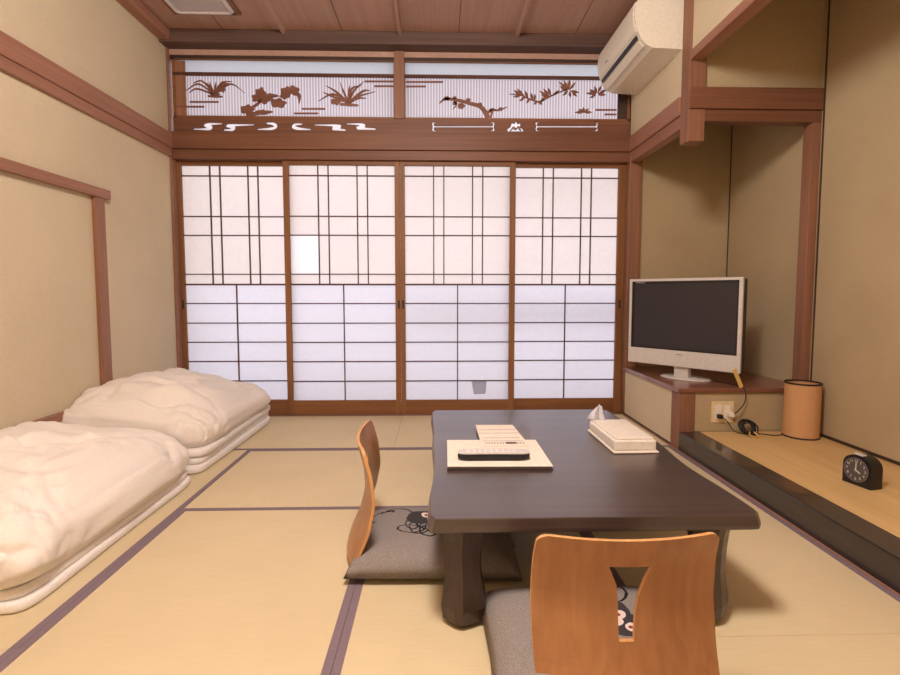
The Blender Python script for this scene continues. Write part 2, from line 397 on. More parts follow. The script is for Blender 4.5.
# board with pierced clouds
cx = lambda x: (x-437.2)*.0080745-.0  # linear along the screen plane
def pl(x, y, Y=D):                                    # a tape measure on the screen plane
    f, pit, sy, yaw = 504.88, .0679, -10.911, .0256
    a = (x-450)/f; u = -(y-337.5-sy)/f
    yr = math.cos(pit)+u*math.sin(pit); z = -math.sin(pit)+u*math.cos(pit)
    X = a*math.cos(yaw)+yr*math.sin(yaw); YY = -a*math.sin(yaw)+yr*math.cos(yaw)
    t = Y/YY; return (X*t, 1+z*t)
board_bm = box(B(), XL+.03, XR, D-.02, D+.0, 2.238, 2.352)
board = trim(board_bm, M['beam'], 'board pierced with cloud and bar shapes over the screens')
def stroke(pts, r0):
    """flat outline round a centre line given as (x, z, half-thickness factor)"""
    P = spline([(p[0], 0, p[1]) for p in pts], 6); ws = [p[2] if len(p) > 2 else 1 for p in pts]
    n = len(P); up = []; dn = []
    for i, p in enumerate(P):
        t = (P[min(i+1, n-1)]-P[max(i-1, 0)]); t.normalize()
        q = i/6; k = min(int(q), len(ws)-2); w = r0*(ws[k]*(1-(q-k))+ws[k+1]*(q-k))
        nx, nz = -t.z, t.x
        up.append((p.x+nx*w, p.z+nz*w)); dn.append((p.x-nx*w, p.z-nz*w))
    return up+dn[::-1]
def C4(x, y, Y=D-.01): return pl(165+x/3.75, 70+y/3.75, Y)
def C5(x, y, Y=D-.01): return pl(400+x/3.75, 70+y/3.75, Y)
clouds = [
 [(215,202,.4),(165,203,.8),(150,208,.8),(172,214,1),(165,221,1),(105,222,.4)],
 [(335,206,.4),(260,207,.8),(232,209,.8),(258,216,1),(252,224,1),(220,225,.5)],
 [(380,200,.5),(405,202,.9),(416,212,1),(400,220,1),(345,223,.4)],
 [(515,203,.5),(488,205,.8),(482,213,1),(500,220,1),(548,224,.4)],
 [(562,206,.4),(640,208,.8),(655,213,1),(630,220,1),(678,226,.6)],
 [(682,202,.4),(735,204,.8),(745,211,1),(722,218,1),(790,222,.6)]]
for c in clouds:
    boolean_cut(board, prism(B(), stroke([C4(a, b)+(w,) for a, b, w in c], .0135), D-.05, D+.03, 'Y'))
for x0, x1 in ((125, 350), (512, 738)):
    L_ = [(x0+9, 195), (x0+9, 199), (x0+2, 201), (x0+1, 206), (x0+4, 210)]
    R_2 = [(x0+x1-x, y) for x, y in L_]; L2_ = [(x, 426-y) for x, y in L_]; R2_ = [(x, 426-y) for x, y in R_2]
    Lo = [(x0+9, 195), (x0-2, 196), (x0-5, 203), (x0-2, 209), (x0-2, 217), (x0-5, 223), (x0-2, 230), (x0+9, 231)]
    Ro = [(x0+x1-x, y) for x, y in Lo]
    outl = Lo+L2_[1:]+R2_[1:][::-1]+Ro[::-1]+R_2[1:]+L_[1:][::-1]
    boolean_cut(board, prism(B(), [C5(*p) for p in outl], D-.05, D+.03, 'Y'))
mt = [(402,232),(402,222),(414,214),(420,198),(430,202),(434,190),(442,202),(452,200),(450,214),(462,222),(462,232)]
boolean_cut(board, prism(B(), [C5(*p) for p in mt], D-.05, D+.03, 'Y'))
obj('backing_paper', box(B(), XL+.03, XR, D+.006, D+.008, 2.24, 2.35), M['paper_patch'], board)
obj('treasure_emblem', prism(B(), stroke([C5(414, 228)+(.7,), C5(425, 216)+(1,), C5(434, 222)+(.8,), C5(444, 214)+(1,), C5(452, 228)+(.7,)], .006), D-.018, D+.0, 'Y'), M['sil'], board)

# ------------------------------------------------------------------ transom windows (windows 1 and 2)
PX = (pl(394.3, 90)[0], pl(404.5, 90)[0])
trim(box(B(), PX[0], PX[1], D-.03, D+.06, 2.352, 2.862, .003), M['post'], 'short post between the two transom windows')
def plates(bm, polys, conv, y0, y1):
    for p in polys: prism(bm, [conv(*q) for q in p], y0, y1, 'Y')
def transom(n, x0, x1, label):
    bm = B(); f = .022; z0, z1 = 2.345, 2.795
    fl, fr_ = (f, .003) if n == 1 else (.003, f)
    box(bm, x0, x1, D-.012, D+.02, z0, z0+.022); box(bm, x0, x1, D-.012, D+.02, z1-.006, z1)
    box(bm, x0, x0+fl, D-.012, D+.02, z0, z1); box(bm, x1-fr_, x1, D-.012, D+.02, z0, z1)
    w = struct('window_%d' % n, bm, M['doorX'], label)
    obj('ribbed_pane', box(B(), x0+fl, x1-fr_, D+.006, D+.010, z0+.02, 2.68), M['ribbed'], w)
    obj('plain_pane', box(B(), x0+fl, x1-fr_, D+.006, D+.010, 2.69, z1-.004), M['frost'], w)
    obj('glazing_bar', box(B(), x0, x1, D-.014, D+.012, 2.672, 2.694, .002), M['lattice'], w)
    return w
w1 = transom(1, XL+.03, PX[0], 'left transom window with orchids and a peony in fretwork over ribbed glass')
w2 = transom(2, PX[1], XR, 'right transom window with a plum branch and bamboo leaves in fretwork over ribbed glass')
obj('side_jamb', box(B(), XL+.05, pl(186, 90)[0], D-.008, D+.004, 2.36, 2.78), M['post'], w1)
obj('side_jamb', box(B(), pl(618, 90)[0], XR-.02, D-.008, D+.004, 2.36, 2.78), M['darktrim'], w2)
SY0, SY1 = D-.010, D-.002
def blade(conv, x0, y0, xm, ym, x1, y1, w=.008):
    a, m_, c = conv(x0, y0), conv(xm, ym), conv(x1, y1)
    return stroke([a+(1,), m_+(.95,), c+(.12,)], w)
def lump(conv, cx_, cy_, rx, ry, lobes=5, ph=0, n=28, amp=.18):
    return [conv(cx_+rx*(1+amp*math.cos(lobes*t+ph))*math.cos(t), cy_+ry*(1+amp*math.cos(lobes*t+ph))*math.sin(t)) for t in [2*PI*i/n for i in range(n)]]
ident = lambda x, y: (x, y)
def fret(name, polys, parent, depth=0):
    bm = B()
    for i, p in enumerate(polys): prism(bm, p, SY0-.0004*(i % 5), SY1, 'Y')
    return obj(name, bm, M['sil'], parent)
# first orchid
b0 = (185, 92)
P = [blade(C4, b0[0], b0[1], *q, w=.0068) for q in ((125,52,78,76),(120,70,90,84),(140,42,105,48),(165,58,142,42),(172,62,166,44),(188,62,190,44),(200,62,214,42),(212,48,250,42),(222,52,262,58),(245,52,300,86),(205,70,225,56))]
P += [lump(C4, 186, 90, 17, 9, 6, 0, amp=.12), stroke([C4(160,97)+(.8,), C4(190,99)+(1,), C4(215,99)+(.6,)], .009), lump(C4, 216, 72, 9, 11)]
fret('orchid_fretwork', P, w1)
P = [lump(C4, 358, 88, 19, 22, 5, .3), lump(C4, 372, 108, 24, 17, 4), lump(C4, 345, 104, 20, 16, 5, 1), lump(C4, 400, 96, 22, 8, 3), lump(C4, 425, 124, 27, 17, 5, .8),
     lump(C4, 455, 82, 22, 19, 5, .2), lump(C4, 482, 76, 20, 17, 4, 1.2), lump(C4, 447, 98, 16, 10, 4),
     blade(C4, 485, 82, 502, 96, 502, 128, .016), lump(C4, 308, 148, 24, 17, 5, .5), lump(C4, 325, 164, 26, 9, 3), lump(C4, 370, 158, 30, 8, 3, 1),
     stroke([C4(310,150)+(1,), C4(345,128)+(1,), C4(375,104)+(.8,), C4(410,112)+(.7,)], .010), stroke([C4(318,176)+(1.2,), C4(340,160)+(1,), C4(372,150)+(.6,)], .009)]
fret('peony_fretwork', P, w1)
b0 = (688, 122)
P = [blade(C4, b0[0], b0[1], *q, w=.0085) for q in ((630,90,574,116),(640,80,602,58),(622,96,592,82),(670,82,655,44),(690,80,692,58),(708,78,746,42),(720,100,788,80),(725,105,755,106),(740,80,768,76),(655,110,625,100),(700,70,735,58))]
P += [lump(C4, 640, 118, 17, 12, 5), lump(C4, 688, 116, 16, 11, 5, 1, amp=.1), stroke([C4(655,128)+(.8,), C4(695,130)+(1.1,), C4(725,132)+(.6,)], .010)]
fret('orchid_fretwork', P, w1)
bm = B()
for x0, x1, y in ((92,200,119),(36,146,137),(512,600,145),(484,574,162),(750,862,42),(784,862,60)):
    prism(bm, [C4(x0, y-3), C4(x1, y-3), C4(x1, y+3), C4(x0, y+3)], SY0, SY1, 'Y')
obj('mist_bars', bm, M['sil'], w1)
# plum branch, bamboo
P = [stroke([C5(148,124)+(.3,), C5(170,108)+(.8,), C5(215,112)+(.9,), C5(260,124)+(1,), C5(300,136)+(1.2,), C5(320,158)+(1.5,), C5(330,180)+(1.6,)], .0125),
     stroke([C5(322,165)+(1.3,), C5(345,150)+(1,), C5(372,150)+(.7,), C5(402,138)+(.3,)], .009), stroke([C5(200,112)+(.6,), C5(212,130)+(.8,), C5(198,146)+(.4,)], .006),
     stroke([C5(340,178)+(1,), C5(345,160)+(1,), C5(352,142)+(.5,)], .008),
     lump(C5, 230, 134, 13, 11), lump(C5, 176, 106, 11, 8), lump(C5, 256, 112, 8, 7), lump(C5, 206, 124, 9, 7), lump(C5, 300, 128, 8, 6), lump(C5, 378, 146, 9, 6), lump(C5, 205, 104, 7, 6), lump(C5, 345,150,10,7)]
fret('plum_branch_fretwork', P, w2)
def leaf(x0, y0, x1, y1, w=.011):
    a, c = C5(x0, y0), C5(x1, y1); m_ = ((a[0]+c[0])/2, (a[1]+c[1])/2)
    return stroke([a+(.25,), m_+(1,), c+(.08,)], w)
P = [stroke([C5(410,90)+(.3,), C5(450,92)+(.7,), C5(490,110)+(.8,), C5(525,118)+(.9,), C5(560,100)+(.8,), C5(600,82)+(.7,), C5(628,72)+(.7,)], .0065)]
P += [leaf(*q) for q in ((452,92,428,76),(455,94,425,100),(465,98,440,70),(470,100,448,116),(480,104,468,76),(486,108,474,124),(498,112,490,84),(505,114,506,90),(515,118,502,128),(525,120,545,100),(520,120,535,128),
     (556,100,524,78),(560,100,538,70),(566,98,556,66),(572,96,600,74),(560,104,530,92),
     (632,74,596,44),(632,74,614,38),(634,72,636,32),(636,74,660,44),(640,78,672,84),(630,78,610,96),(636,80,640,102),(646,82,664,98),(625,78,600,60),
     (735,88,698,86),(735,88,712,72),(738,86,730,60),(742,86,756,56),(744,88,776,74),(745,92,772,92),(735,92,712,104),
     (690,158,656,158),(690,158,670,146),(690,158,688,138),(692,158,708,144),(692,158,720,158))]
fret('bamboo_fretwork', P, w2)
bm = B()
for x0, x1, y in ((22,162,44),(22,98,61),(734,812,149),(768,812,166)):
    prism(bm, [C5(x0, y-3), C5(x1, y-3), C5(x1, y+3), C5(x0, y+3)], SY0, SY1, 'Y')
obj('mist_bars', bm, M['sil'], w2)

# ------------------------------------------------------------------ paper screens (doors 1 to 4)
ZS = [pl(400, y)[1] for y in (165.3, 175.6, 216.3, 235.2, 274.2, 284.5, 303.5, 323.2, 342.4, 361.7, 381.4, 400.4)]
ZT, ZB = ZS[0], ZS[-1]
def screen(n, x0, x1, yc, pull, label, lw=.042, rw=.042):
    bm = B(); y0, y1 = yc-.015, yc+.015
    box(bm, x0, x0+lw, y0, y1, .004, 2.036, .002); box(bm, x1-rw, x1, y0, y1, .004, 2.036, .002)
    d = struct('door_%d' % n, bm, M['door'], label)
    a, c = x0+lw, x1-rw
    obj('top_rail', box(B(), a, c, y0+.001, y1-.001, ZT, 2.036, .002), M['doorX'], d)
    obj('bottom_rail', box(B(), a, c, y0+.001, y1-.001, .004, ZB, .002), M['doorX'], d)
    bm = B(); t = .0042; w = c-a
    for fr in (.273, .37, .643, .74): box(bm, a+fr*w-t, a+fr*w+t, yc-.008, yc+.006, ZS[5], ZT)
    for z in ZS[1:5]: box(bm, a, c, yc-.009, yc+.005, z-t, z+t)
    box(bm, a, c, yc-.012, yc+.006, ZS[5]-.0065, ZS[5]+.0065)
    box(bm, a+.502*w-t, a+.502*w+t, yc-.008, yc+.006, ZB, ZS[5])
    for z in ZS[6:11]: box(bm, a, c, yc-.009, yc+.005, z-t, z+t)
    obj('lattice', bm, M['lattice'], d)
    up = B(); pc = a+.273*w if n == 2 else a
    if n == 2: box(up, a, pc, yc+.0065, yc+.0072, ZS[5], ZS[4]); box(up, a, pc, yc+.0065, yc+.0072, ZS[3], ZT)
    box(up, pc, c, yc+.0065, yc+.0072, ZS[5], ZT)
    obj('upper_paper', up, M['paper_up'], d)
    obj('lower_paper', box(B(), a, c, yc+.0065, yc+.0072, ZB, ZS[5]), M['paper_low'], d)
    zc = pl(400, 304.5)[1]
    for px in pull:
        obj('finger_pull', box(B(), px-.008, px+.008, y0-.003, y0+.004, zc-.035, zc+.035, .004), M['blackmat'], d)
    return d, a, c
xa = [XL+.013, pl(282.2, 166)[0], pl(399.8, 166)[0], pl(510.2, 166)[0], XR]
d1, *_ = screen(1, xa[0], xa[1]+.05, D+.055, [xa[0]+.012], 'leftmost paper screen, behind the folded bedding', .031, .05)
d2, a2, c2 = screen(2, xa[1], xa[2]-.001, D+.02, [xa[2]-.016], 'second paper screen from the left, with one bright repaired pane', .045)
d3, a3, c3 = screen(3, xa[2]+.001, xa[3]+.047, D+.02, [xa[2]+.018], 'third paper screen from the left, with a grey patch near its foot', .036, .045)
d4, *_ = screen(4, xa[3]-.003, xa[4], D+.055, [xa[4]-.03], 'rightmost paper screen, beside the television', .05, .06)
# repaired panes
obj('bright_patch', box(B(), a2, a2+.273*(c2-a2), D+.0265, D+.0272, ZS[4], ZS[3]), M['paper_patch'], d2)
gx0, gz0 = pl(471.5, 394.5, D+.02); gx1, gz1 = pl(486.5, 381.5, D+.02)
obj('grey_patch', prism(B(), [(gx0+.02, gz0), (gx1-.01, gz0+.004), (gx1, gz0+.06), (gx1, gz1), (gx0, gz1), (gx0+.012, gz0+.05)], D+.0255, D+.0262, 'Y'), M['paper_grey'], d3)
# veranda rail and blind box outside, whose shadows show on the paper
bm = B(); box(bm, -.25, 2.0, D+.17, D+.20, 1.835, 1.865); box(bm, -.25, 2.0, D+.17, D+.20, .79, .85)
trim(bm, M['beam'], 'rails of the outer window, seen as soft shadows on the paper')

# ------------------------------------------------------------------ left wall woodwork
trim(box(B(), XL, XL+.032, YN, D-.04, 2.112, 2.222, .004), M['beamY'], 'broad rail high along the left wall')
trim(box(B(), XL, XL+.022, YN, D-.04, 2.048, 2.112, .003), M['beamY'], 'narrow rail under the broad rail of the left wall')
trim(box(B(), XL, XL+.036, YN, 3.25, 1.573, 1.63, .004), M['beamY'], 'head rail of the closet opening in the left wall')
trim(box(B(), XL, XL+.028, 3.118, 3.20, 0, 1.573, .003), M['post'], 'upright of the closet opening in the left wall')
trim(box(B(), XL, XL+.028, YN, 3.118, .30, .345, .003), M['beamY'], 'low rail of the closet opening in the left wall')
struct('baseboard_left', box(B(), XL, XL+.012, YN, D-.04, 0, .05, .002), M['beamY'], 'low wooden baseboard of the left wall')

# ------------------------------------------------------------------ alcove woodwork
bm = B(); box(bm, XR, XR+.102, YB, YB+.105, 1.921, ZC, .003)
trim(bm, M['post'], 'hanging post at the corner of the alcove, its stub end below the beams')
trim(box(B(), XR-.012, XR+.06, YB+.105, D-.035, 2.108, 2.222, .003), M['beamY'], 'lintel band between the screens and the hanging post')
trim(box(B(), XR+.004, XR+.075, YB+.105, D-.035, 2.028, 2.108, .003), M['beamY'], 'lower lintel between the screens and the hanging post')
trim(box(B(), XR+.0, XR+.085, YN, YB, 2.40, 2.455, .003), M['beamY'], 'high lintel of the alcove running towards the camera')
trim(box(B(), XR+.001, XA, YB-.012, YB+.09, 2.112, 2.240, .003), M['beam'], 'broad beam over the television corner')
trim(box(B(), XR+.102, XA, YB+.004, YB+.08, 2.040, 2.112, .003), M['beam'], 'lower strip of the beam over the television corner')
trim(box(B(), 2.306, XA-.001, YB+.004, YB+.084, .397, 2.040, .003), M['post'], 'slim post on the right wall beside the lantern')
trim(box(B(), XA-.008, XA, YN, YB+.0, .119, .134), M['darktrim'], 'dark strip along the foot of the alcove wall')
bm = B(); box(bm, XA-.006, XA, YB-.018, YB-.010, .134, ZC); box(bm, XA-.006, XA, D-.006, D, .397, ZC)
trim(bm, M['darktrim'], 'dark joints in the alcove corners')

# alcove platform: lacquered sill and yellow board
pf = thing('alcove_platform', 'raised alcove floor with a black lacquered front sill and yellow board', 'platform', (XR, 1.0, 0))
def rel(o, p): o.location = Vector(o.location)-Vector(p.location); return o
rel(obj('front_sill', box(B(), XR, 1.667, YN, YB-.001, -.045, .118, .006), M['kamachi'], pf), pf)
rel(obj('floor_board', box(B(), 1.668, XA-.008, YN, YB-.001, .06, .1175, .001), M['board'], pf), pf)

# built-in corner cabinet under the television
cab = thing('corner_cabinet', 'built-in low corner cabinet with reddish wooden top under the television', 'cabinet', (XR, YB, 0))
def part(name, bm, mat, par, **k):
    return rel(obj(name, bm, mat, par, **k), par) if par.rotation_euler.z == 0 else obj(name, bm, mat, par, **k)
part('side_panel', box(B(), XR+.003, XR+.04, YB+.11, D, 0, .367), M['plaster'], cab)
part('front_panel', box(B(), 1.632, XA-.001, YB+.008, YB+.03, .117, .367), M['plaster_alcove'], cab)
part('corner_post', box(B(), XR, 1.632, YB, YB+.11, 0, .367, .003), M['post'], cab)
part('top_board', box(B(), XR-.014, XA-.001, YB-.010, D-.002, .367, .396, .004), M['shelf'], cab)
part('skirting', box(B(), XR+.000, XR+.004, YB+.11, D-.002, .005, .014), M['darktrim'], cab)

# ------------------------------------------------------------------ wall socket with plates
so = thing('wall_socket', 'cream wall socket plate under the television shelf', 'socket', (1.811, YB+.008, .242))
part_s = lambda n, b, m: obj(n, b, m, so)
part_s('face_plate', box(B(), -.072, .072, -.007, 0, -.068, .068, .003), M['cream'])
for x in (-.03, .03): part_s('socket_outlet', box(B(), x-.022, x+.022, -.010, -.006, -.045, .045, .002), M['white'])

def cord(name, pts, r, mat, label):
    o = obj(name, tube(B(), spline(pts, 8), r, 7), mat, smooth=True); tag(o, label, 'cord'); return o
c1 = cord('power_cord', [(1.865, YB-.028, .235), (1.885, YB-.04, .26), (1.925, YB-.03, .30), (1.935, YB-.03, .34), (1.935, YB-.022, .385), (1.93, YB+.02, .402), (1.92, YB+.12, .401), (1.87, YB+.22, .402)], .0035, M['blackmat'],
     'dark cord hanging from the television shelf into the white plug')
obj('plug', box(B(), 1.838, 1.868, YB-.034, YB-.003, .215, .242, .005), M['white'], c1, label='white plug')
c2 = cord('lamp_cord', [(1.79, YB-.026, .22), (1.815, YB-.05, .19), (1.84, YB-.055, .15), (1.87, YB-.06, .128), (1.93, YB-.08, .124), (2.02, YB-.08, .122), (2.07, YB-.11, .122), (2.13, YB-.10, .122)], .003, M['blackmat'],
     'black lamp cord bundled on the platform between the socket and the lantern')
obj('plug', box(B(), 1.768, 1.796, YB-.034, YB-.003, .205, .232, .005), M['black'], c2, label='black plug')
bm = B(); rnd = random.Random(3)
for k in range(15):
    a0 = rnd.uniform(-.5, .5); rx = rnd.uniform(.026, .056); rz = rnd.uniform(.022, .042); ty = rnd.uniform(-.018, .018); ph = rnd.uniform(-.3, .3)
    pts = [(1.925+rx*math.cos(t)*math.cos(ph), YB-.085+ty+.02*math.sin(t+a0)+rx*math.cos(t)*math.sin(ph), .125+.042+rz*math.sin(t+a0*.3)) for t in [2*PI*i/22 for i in range(22)]]
    tube(bm, pts+[pts[0]], .0032, 6)
obj('cord_bundle', bm, M['blackmat'], c2, smooth=True)
obj('cord_tie', tube(B(), spline([(1.915,YB-.115,.145),(1.905,YB-.135,.13),(1.93,YB-.15,.124),(1.955,YB-.14,.126),(1.94,YB-.115,.145)], 5), .0045, 6), M['tag'], c2, smooth=True)

# ------------------------------------------------------------------ paper lantern
ln = thing('floor_lantern', 'cylindrical orange-brown paper lantern with dark rims on the alcove platform', 'lamp', (2.232, 2.995, .118))
H_, R_ = .335, .096
obj('shade', lathe(B(), [(R_, .006), (R_, H_-.004), (R_-.003, H_-.004), (R_-.003, .006)], 48, closed=True), M['lampshade'], ln, smooth=False)
for z in (.0, H_-.008): obj('rim', lathe(B(), [(R_+.002, z), (R_+.002, z+.009), (R_-.007, z+.009), (R_-.007, z)], 48, closed=True), M['blackmat'], ln)
obj('base', lathe(B(), [(.0001, .001), (R_-.006, .001), (R_-.006, .008), (.03, .008), (.028, .05), (.0001, .05)], 32), M['black'], ln)
bm = B(); lathe(bm, [(.0001, .05), (.014, .05), (.016, .07), (.03, .11), (.026, .135), (.0001, .148)], 20)
obj('bulb', bm, M['white'], ln, smooth=True)

# ------------------------------------------------------------------ alarm clock
ck = thing('alarm_clock', 'small black arched alarm clock with pale numerals on the alcove platform', 'clock', (1.945, 2.215, .1183), math.radians(-78))
def arch(w, h, n=16):
    r = w; pts = [(-w, 0), (w, 0)]
    for i in range(n+1):
        t = PI*i/n; pts.append((w*math.cos(t)*(1 if True else 1), h-w*.8+w*.8*math.sin(t)))
    return pts
bm = B(); prism(bm, arch(.064, .140), -.030, .036, 'Y', tri=False)
es = [e for e in bm.edges if len(e.link_faces) == 2 and e.calc_face_angle(0) > .9]
bmesh.ops.bevel(bm, geom=es, offset=.006, segments=2, affect='EDGES')
obj('body', bm, M['black'], ck)
bm = B(); lathe(bm, [(.0001, 0), (.052, 0), (.052, .003), (.0001, .003)], 36)
obj('dial', bm, M['dial'], ck, loc=(0, -.0325, .073), rot=(PI/2, 0, 0))
bm = B(); lathe(bm, [(.052, 0), (.055, 0), (.055, .005), (.052, .005)], 36, closed=True)
obj('bezel', bm, M['greycard'], ck, loc=(0, -.0325, .073), rot=(PI/2, 0, 0))
def text_bm(s, size):
    cu = bpy.data.curves.new('t', 'FONT'); cu.body = s; cu.size = size; cu.align_x = 'CENTER'; cu.align_y = 'CENTER'; cu.extrude = .0004
    o = bpy.data.objects.new('t', cu); col.objects.link(o); bpy.context.view_layer.update()
    me = bpy.data.meshes.new_from_object(o.evaluated_get(bpy.context.evaluated_depsgraph_get())); b = B(); b.from_mesh(me)
    bpy.data.objects.remove(o); return b
bm = B()
for k in range(1, 13):
    b = text_bm(str(k), .017); a = PI/2-k*PI/6
    bmesh.ops.translate(b, vec=(.041*math.cos(a), .041*math.sin(a), .0035), verts=b.verts)
    me = bpy.data.meshes.new('t'); b.to_mesh(me); b.free(); bm.from_mesh(me)
obj('numerals', bm, M['numeral'], ck, loc=(0, -.0325, .073), rot=(PI/2, 0, 0))
for nm, ang, ln_, w_ in (('minute_hand', 2, .036, .0022), ('hour_hand', 120, .023, .003)):
    bm = box(B(), -w_, w_, -.006, ln_, .004, .005)
    a = -math.radians(ang); bmesh.ops.rotate(bm, matrix=Matrix.Rotation(a, 3, 'Z'), verts=bm.verts)
    obj(nm, bm, M['numeral'], ck, loc=(0, -.0325, .073), rot=(PI/2, 0, 0))
obj('snooze_button', box(B(), -.022, .022, -.026, -.002, .138, .146, .003), M['silver'], ck)

# ------------------------------------------------------------------ television
TL = Vector((1.41, 3.70, 0)); TR = Vector((1.895, 3.10, 0)); TW = (TR-TL).length
ang = math.atan2(TR.y-TL.y, TR.x-TL.x); tcx = (TL+TR)/2
tv = thing('television', 'silver-framed flat television turned to the room on the corner cabinet', 'television', (tcx.x+.065, tcx.y+.05, .396), ang)
z0, z1 = .090, .700; hw = TW/2
oy = -.05
def tvp(n, b, m, **k): return obj(n, b, m, tv, **k)
bm = B(); box(bm, -hw, hw, oy-.02, oy+.006, z0, z1, .006); 
cut = box(B(), -hw+.022, hw-.022, oy-.05, oy-.008, z0+.112, z1-.018)
hs = tvp('frame', bm, M['silver']); boolean_cut(hs, cut)
tvp('screen', box(B(), -hw+.022, hw-.022, oy-.014, oy-.009, z0+.112, z1-.018), M['screen'])
bm = B(); 
for (a, b_, c, d, e, f) in ((-hw+.022, -hw+.04, oy-.016, oy-.013, z0+.112, z1-.018), (hw-.034, hw-.022, oy-.016, oy-.013, z0+.112, z1-.018), (-hw+.022, hw-.022, oy-.016, oy-.013, z1-.036, z1-.018), (-hw+.022, hw-.022, oy-.016, oy-.013, z0+.112, z0+.124)): box(bm, a, b_, c, d, e, f)
tvp('bezel', bm, M['black'])
bm = B(); box(bm, -hw+.008, hw-.004, oy+.0062, oy+.075, z0+.012, z1-.006, .012); box(bm, -hw+.12, hw-.08, oy+.07, oy+.11, z0+.08, z1-.18, .02)
tvp('rear_housing', bm, M['black'])
tvp('neck', box(B(), -.05, .05, -.04, .01, .012, z0+.05, .006), M['silver'])
bm = B(); lathe(bm, [(.0001, 0), (.17, 0), (.172, .006), (.155, .014), (.0001, .018)], 40); bmesh.ops.scale(bm, vec=(1.0, .62, 1), verts=bm.verts); bmesh.ops.translate(bm, vec=(0, .03, .0005), verts=bm.verts)
tvp('stand', bm, M['silver'], smooth=True)
bm = B()
for i in range(5): box(bm, -.018+i*.0075, -.0135+i*.0075, oy-.022, oy-.0195, z0+.082, z0+.089)
tvp('maker_mark', bm, M['greycard'])
bm = B()
for i in range(6): box(bm, -hw+.05+i*.012, -hw+.058+i*.012, oy-.0166, oy-.0155, z1-.030, z1-.025)
tvp('corner_mark', bm, M['silver'])
tg = obj('shelf_tag', box(B(), -.013, .013, -.0015, .0015, 0, .128, .001), M['tag'], loc=(1.925, YB+.0, .3985), rot=(.0, -.42, .0))
tag(tg, 'small yellow tag leaning at the front edge of the television shelf', 'tag')

# ------------------------------------------------------------------ air conditioner
ac = thing('air_conditioner', 'cream wall-mounted air conditioner above the lintel by the screens', 'air conditioner', (XR+.003, 3.585, 2.512))
prof = [(0, 0), (-.19, .008), (-.235, .03), (-.262, .066), (-.285, .11), (-.300, .16), (-.305, .21), (-.302, .262), (-.290, .29), (-.26, .30), (0, .30)]
bm = B(); prism(bm, prof, -.365, .365, 'Y', tri=False)
es = [e for e in bm.edges if len(e.link_faces) == 2 and abs(e.verts[0].co.y-e.verts[1].co.y) < 1e-5 and e.calc_face_angle(0) > .7]
bmesh.ops.bevel(bm, geom=es, offset=.008, segments=2, affect='EDGES')
obj('body', bm, M['ac'], ac)
def off(p, q, d):
    t = Vector((q[0]-p[0], q[1]-p[1])).normalized(); n = Vector((t.y, -t.x)); return n*d
bm = B(); pp = prof[4:9]; o_ = [(x-.005, z+.001) for x, z in pp]
prism(bm, pp+o_[::-1], -.345, .345, 'Y'); obj('front_panel', bm, M['ac'], ac)
bm = B(); prism(bm, [(-.270, .072), (-.2815, .094), (-.2845, .094), (-.2735, .071)], -.335, .335, 'Y'); obj('air_slot', bm, M['acdark'], ac)
bm = B(); prism(bm, [(-.235, .027), (-.262, .058), (-.266, .056), (-.238, .023)], -.34, .34, 'Y'); obj('louvre', bm, M['ac'], ac)
obj('indicator', box(B(), -.3085, -.305, .14, .18, .150, .156), M['greycard'], ac)

# ceiling vent
vt = thing('ceiling_vent', 'white slatted ceiling vent in the left corner of the ceiling', 'vent', (-1.6, 3.44, ZC))
bm = B(); w_, l_, t_ = .20, .25, .02
box(bm, -w_, w_, -l_, -l_+t_, -.03, 0); box(bm, -w_, w_, l_-t_, l_, -.03, 0); box(bm, -w_, -w_+t_, -l_, l_, -.03, 0); box(bm, w_-t_, w_, -l_, l_, -.03, 0)
obj('frame', bm, M['vent'], vt)
obj('backing', box(B(), -w_+.01, w_-.01, -l_+.01, l_-.01, -.008, -.003), M['ventdark'], vt)
bm = B()
for i in range(22):
    x = -w_+t_+.006+i*(2*w_-2*t_-.012)/21; box(bm, x-.0045, x+.0045, -l_+t_, l_-t_, -.026, -.010)
obj('grille', bm, M['vent'], vt)
bm = B(); s_ = .03
box(bm, -w_-s_, w_+s_, -l_-s_, -l_, -.018, 0); box(bm, -w_-s_, w_+s_, l_, l_+s_, -.018, 0); box(bm, -w_-s_, -w_, -l_, l_, -.018, 0); box(bm, w_, w_+s_, -l_, l_, -.018, 0)
obj('wooden_surround', bm, M['door'], vt)

# ------------------------------------------------------------------ low table
tb = thing('low_table', 'dark glossy low table with wavy edges in the middle of the mats', 'table', (.45, 2.06, 0))
TZ = .35
def edge(yy, s, k): return .010*math.sin(yy*5.1+k)+.006*math.sin(yy*11.3+2*k)
n = 60; y0, y1 = -.648, .690; xl, xr = -.465, .475
right = []; left = []
for i in range(n+1):
    t = i/n; y = y0+(y1-y0)*t; c = .022*(max(0, 1-t*n/1.6)**2+max(0, 1-(n-t*n)/1.6)**2); cl_ = c*.6
    right.append((xr+edge(y, 1, .4)-c+.012*t+.032*(1-t), y)); left.append((xl+.6*edge(y, -1, 2.0)+cl_, y))
outline = right+left[::-1]
bm = B(); levels = [(.002, TZ), (-.001, TZ-.003), (-.008, TZ-.030), (-.008, TZ-.040), (.006, TZ-.046)]
rings = []
for inset, z in levels:
    ring = []
    for x, y in outline:
        sx = (1 if x > 0 else -1); ring.append(bm.verts.new((x-sx*inset, y-(inset*.6 if y > 0 else -inset*.6)*(1 if abs(y) > .6 else 0), z)))
    rings.append(ring)
for A, C in zip(rings, rings[1:]):
    for i in range(len(A)): bm.faces.new((A[i], A[(i+1) % len(A)], C[(i+1) % len(A)], C[i]))
bm.faces.new(rings[0]); bm.faces.new(rings[-1])
obj('tabletop', bm, M['table'], tb)
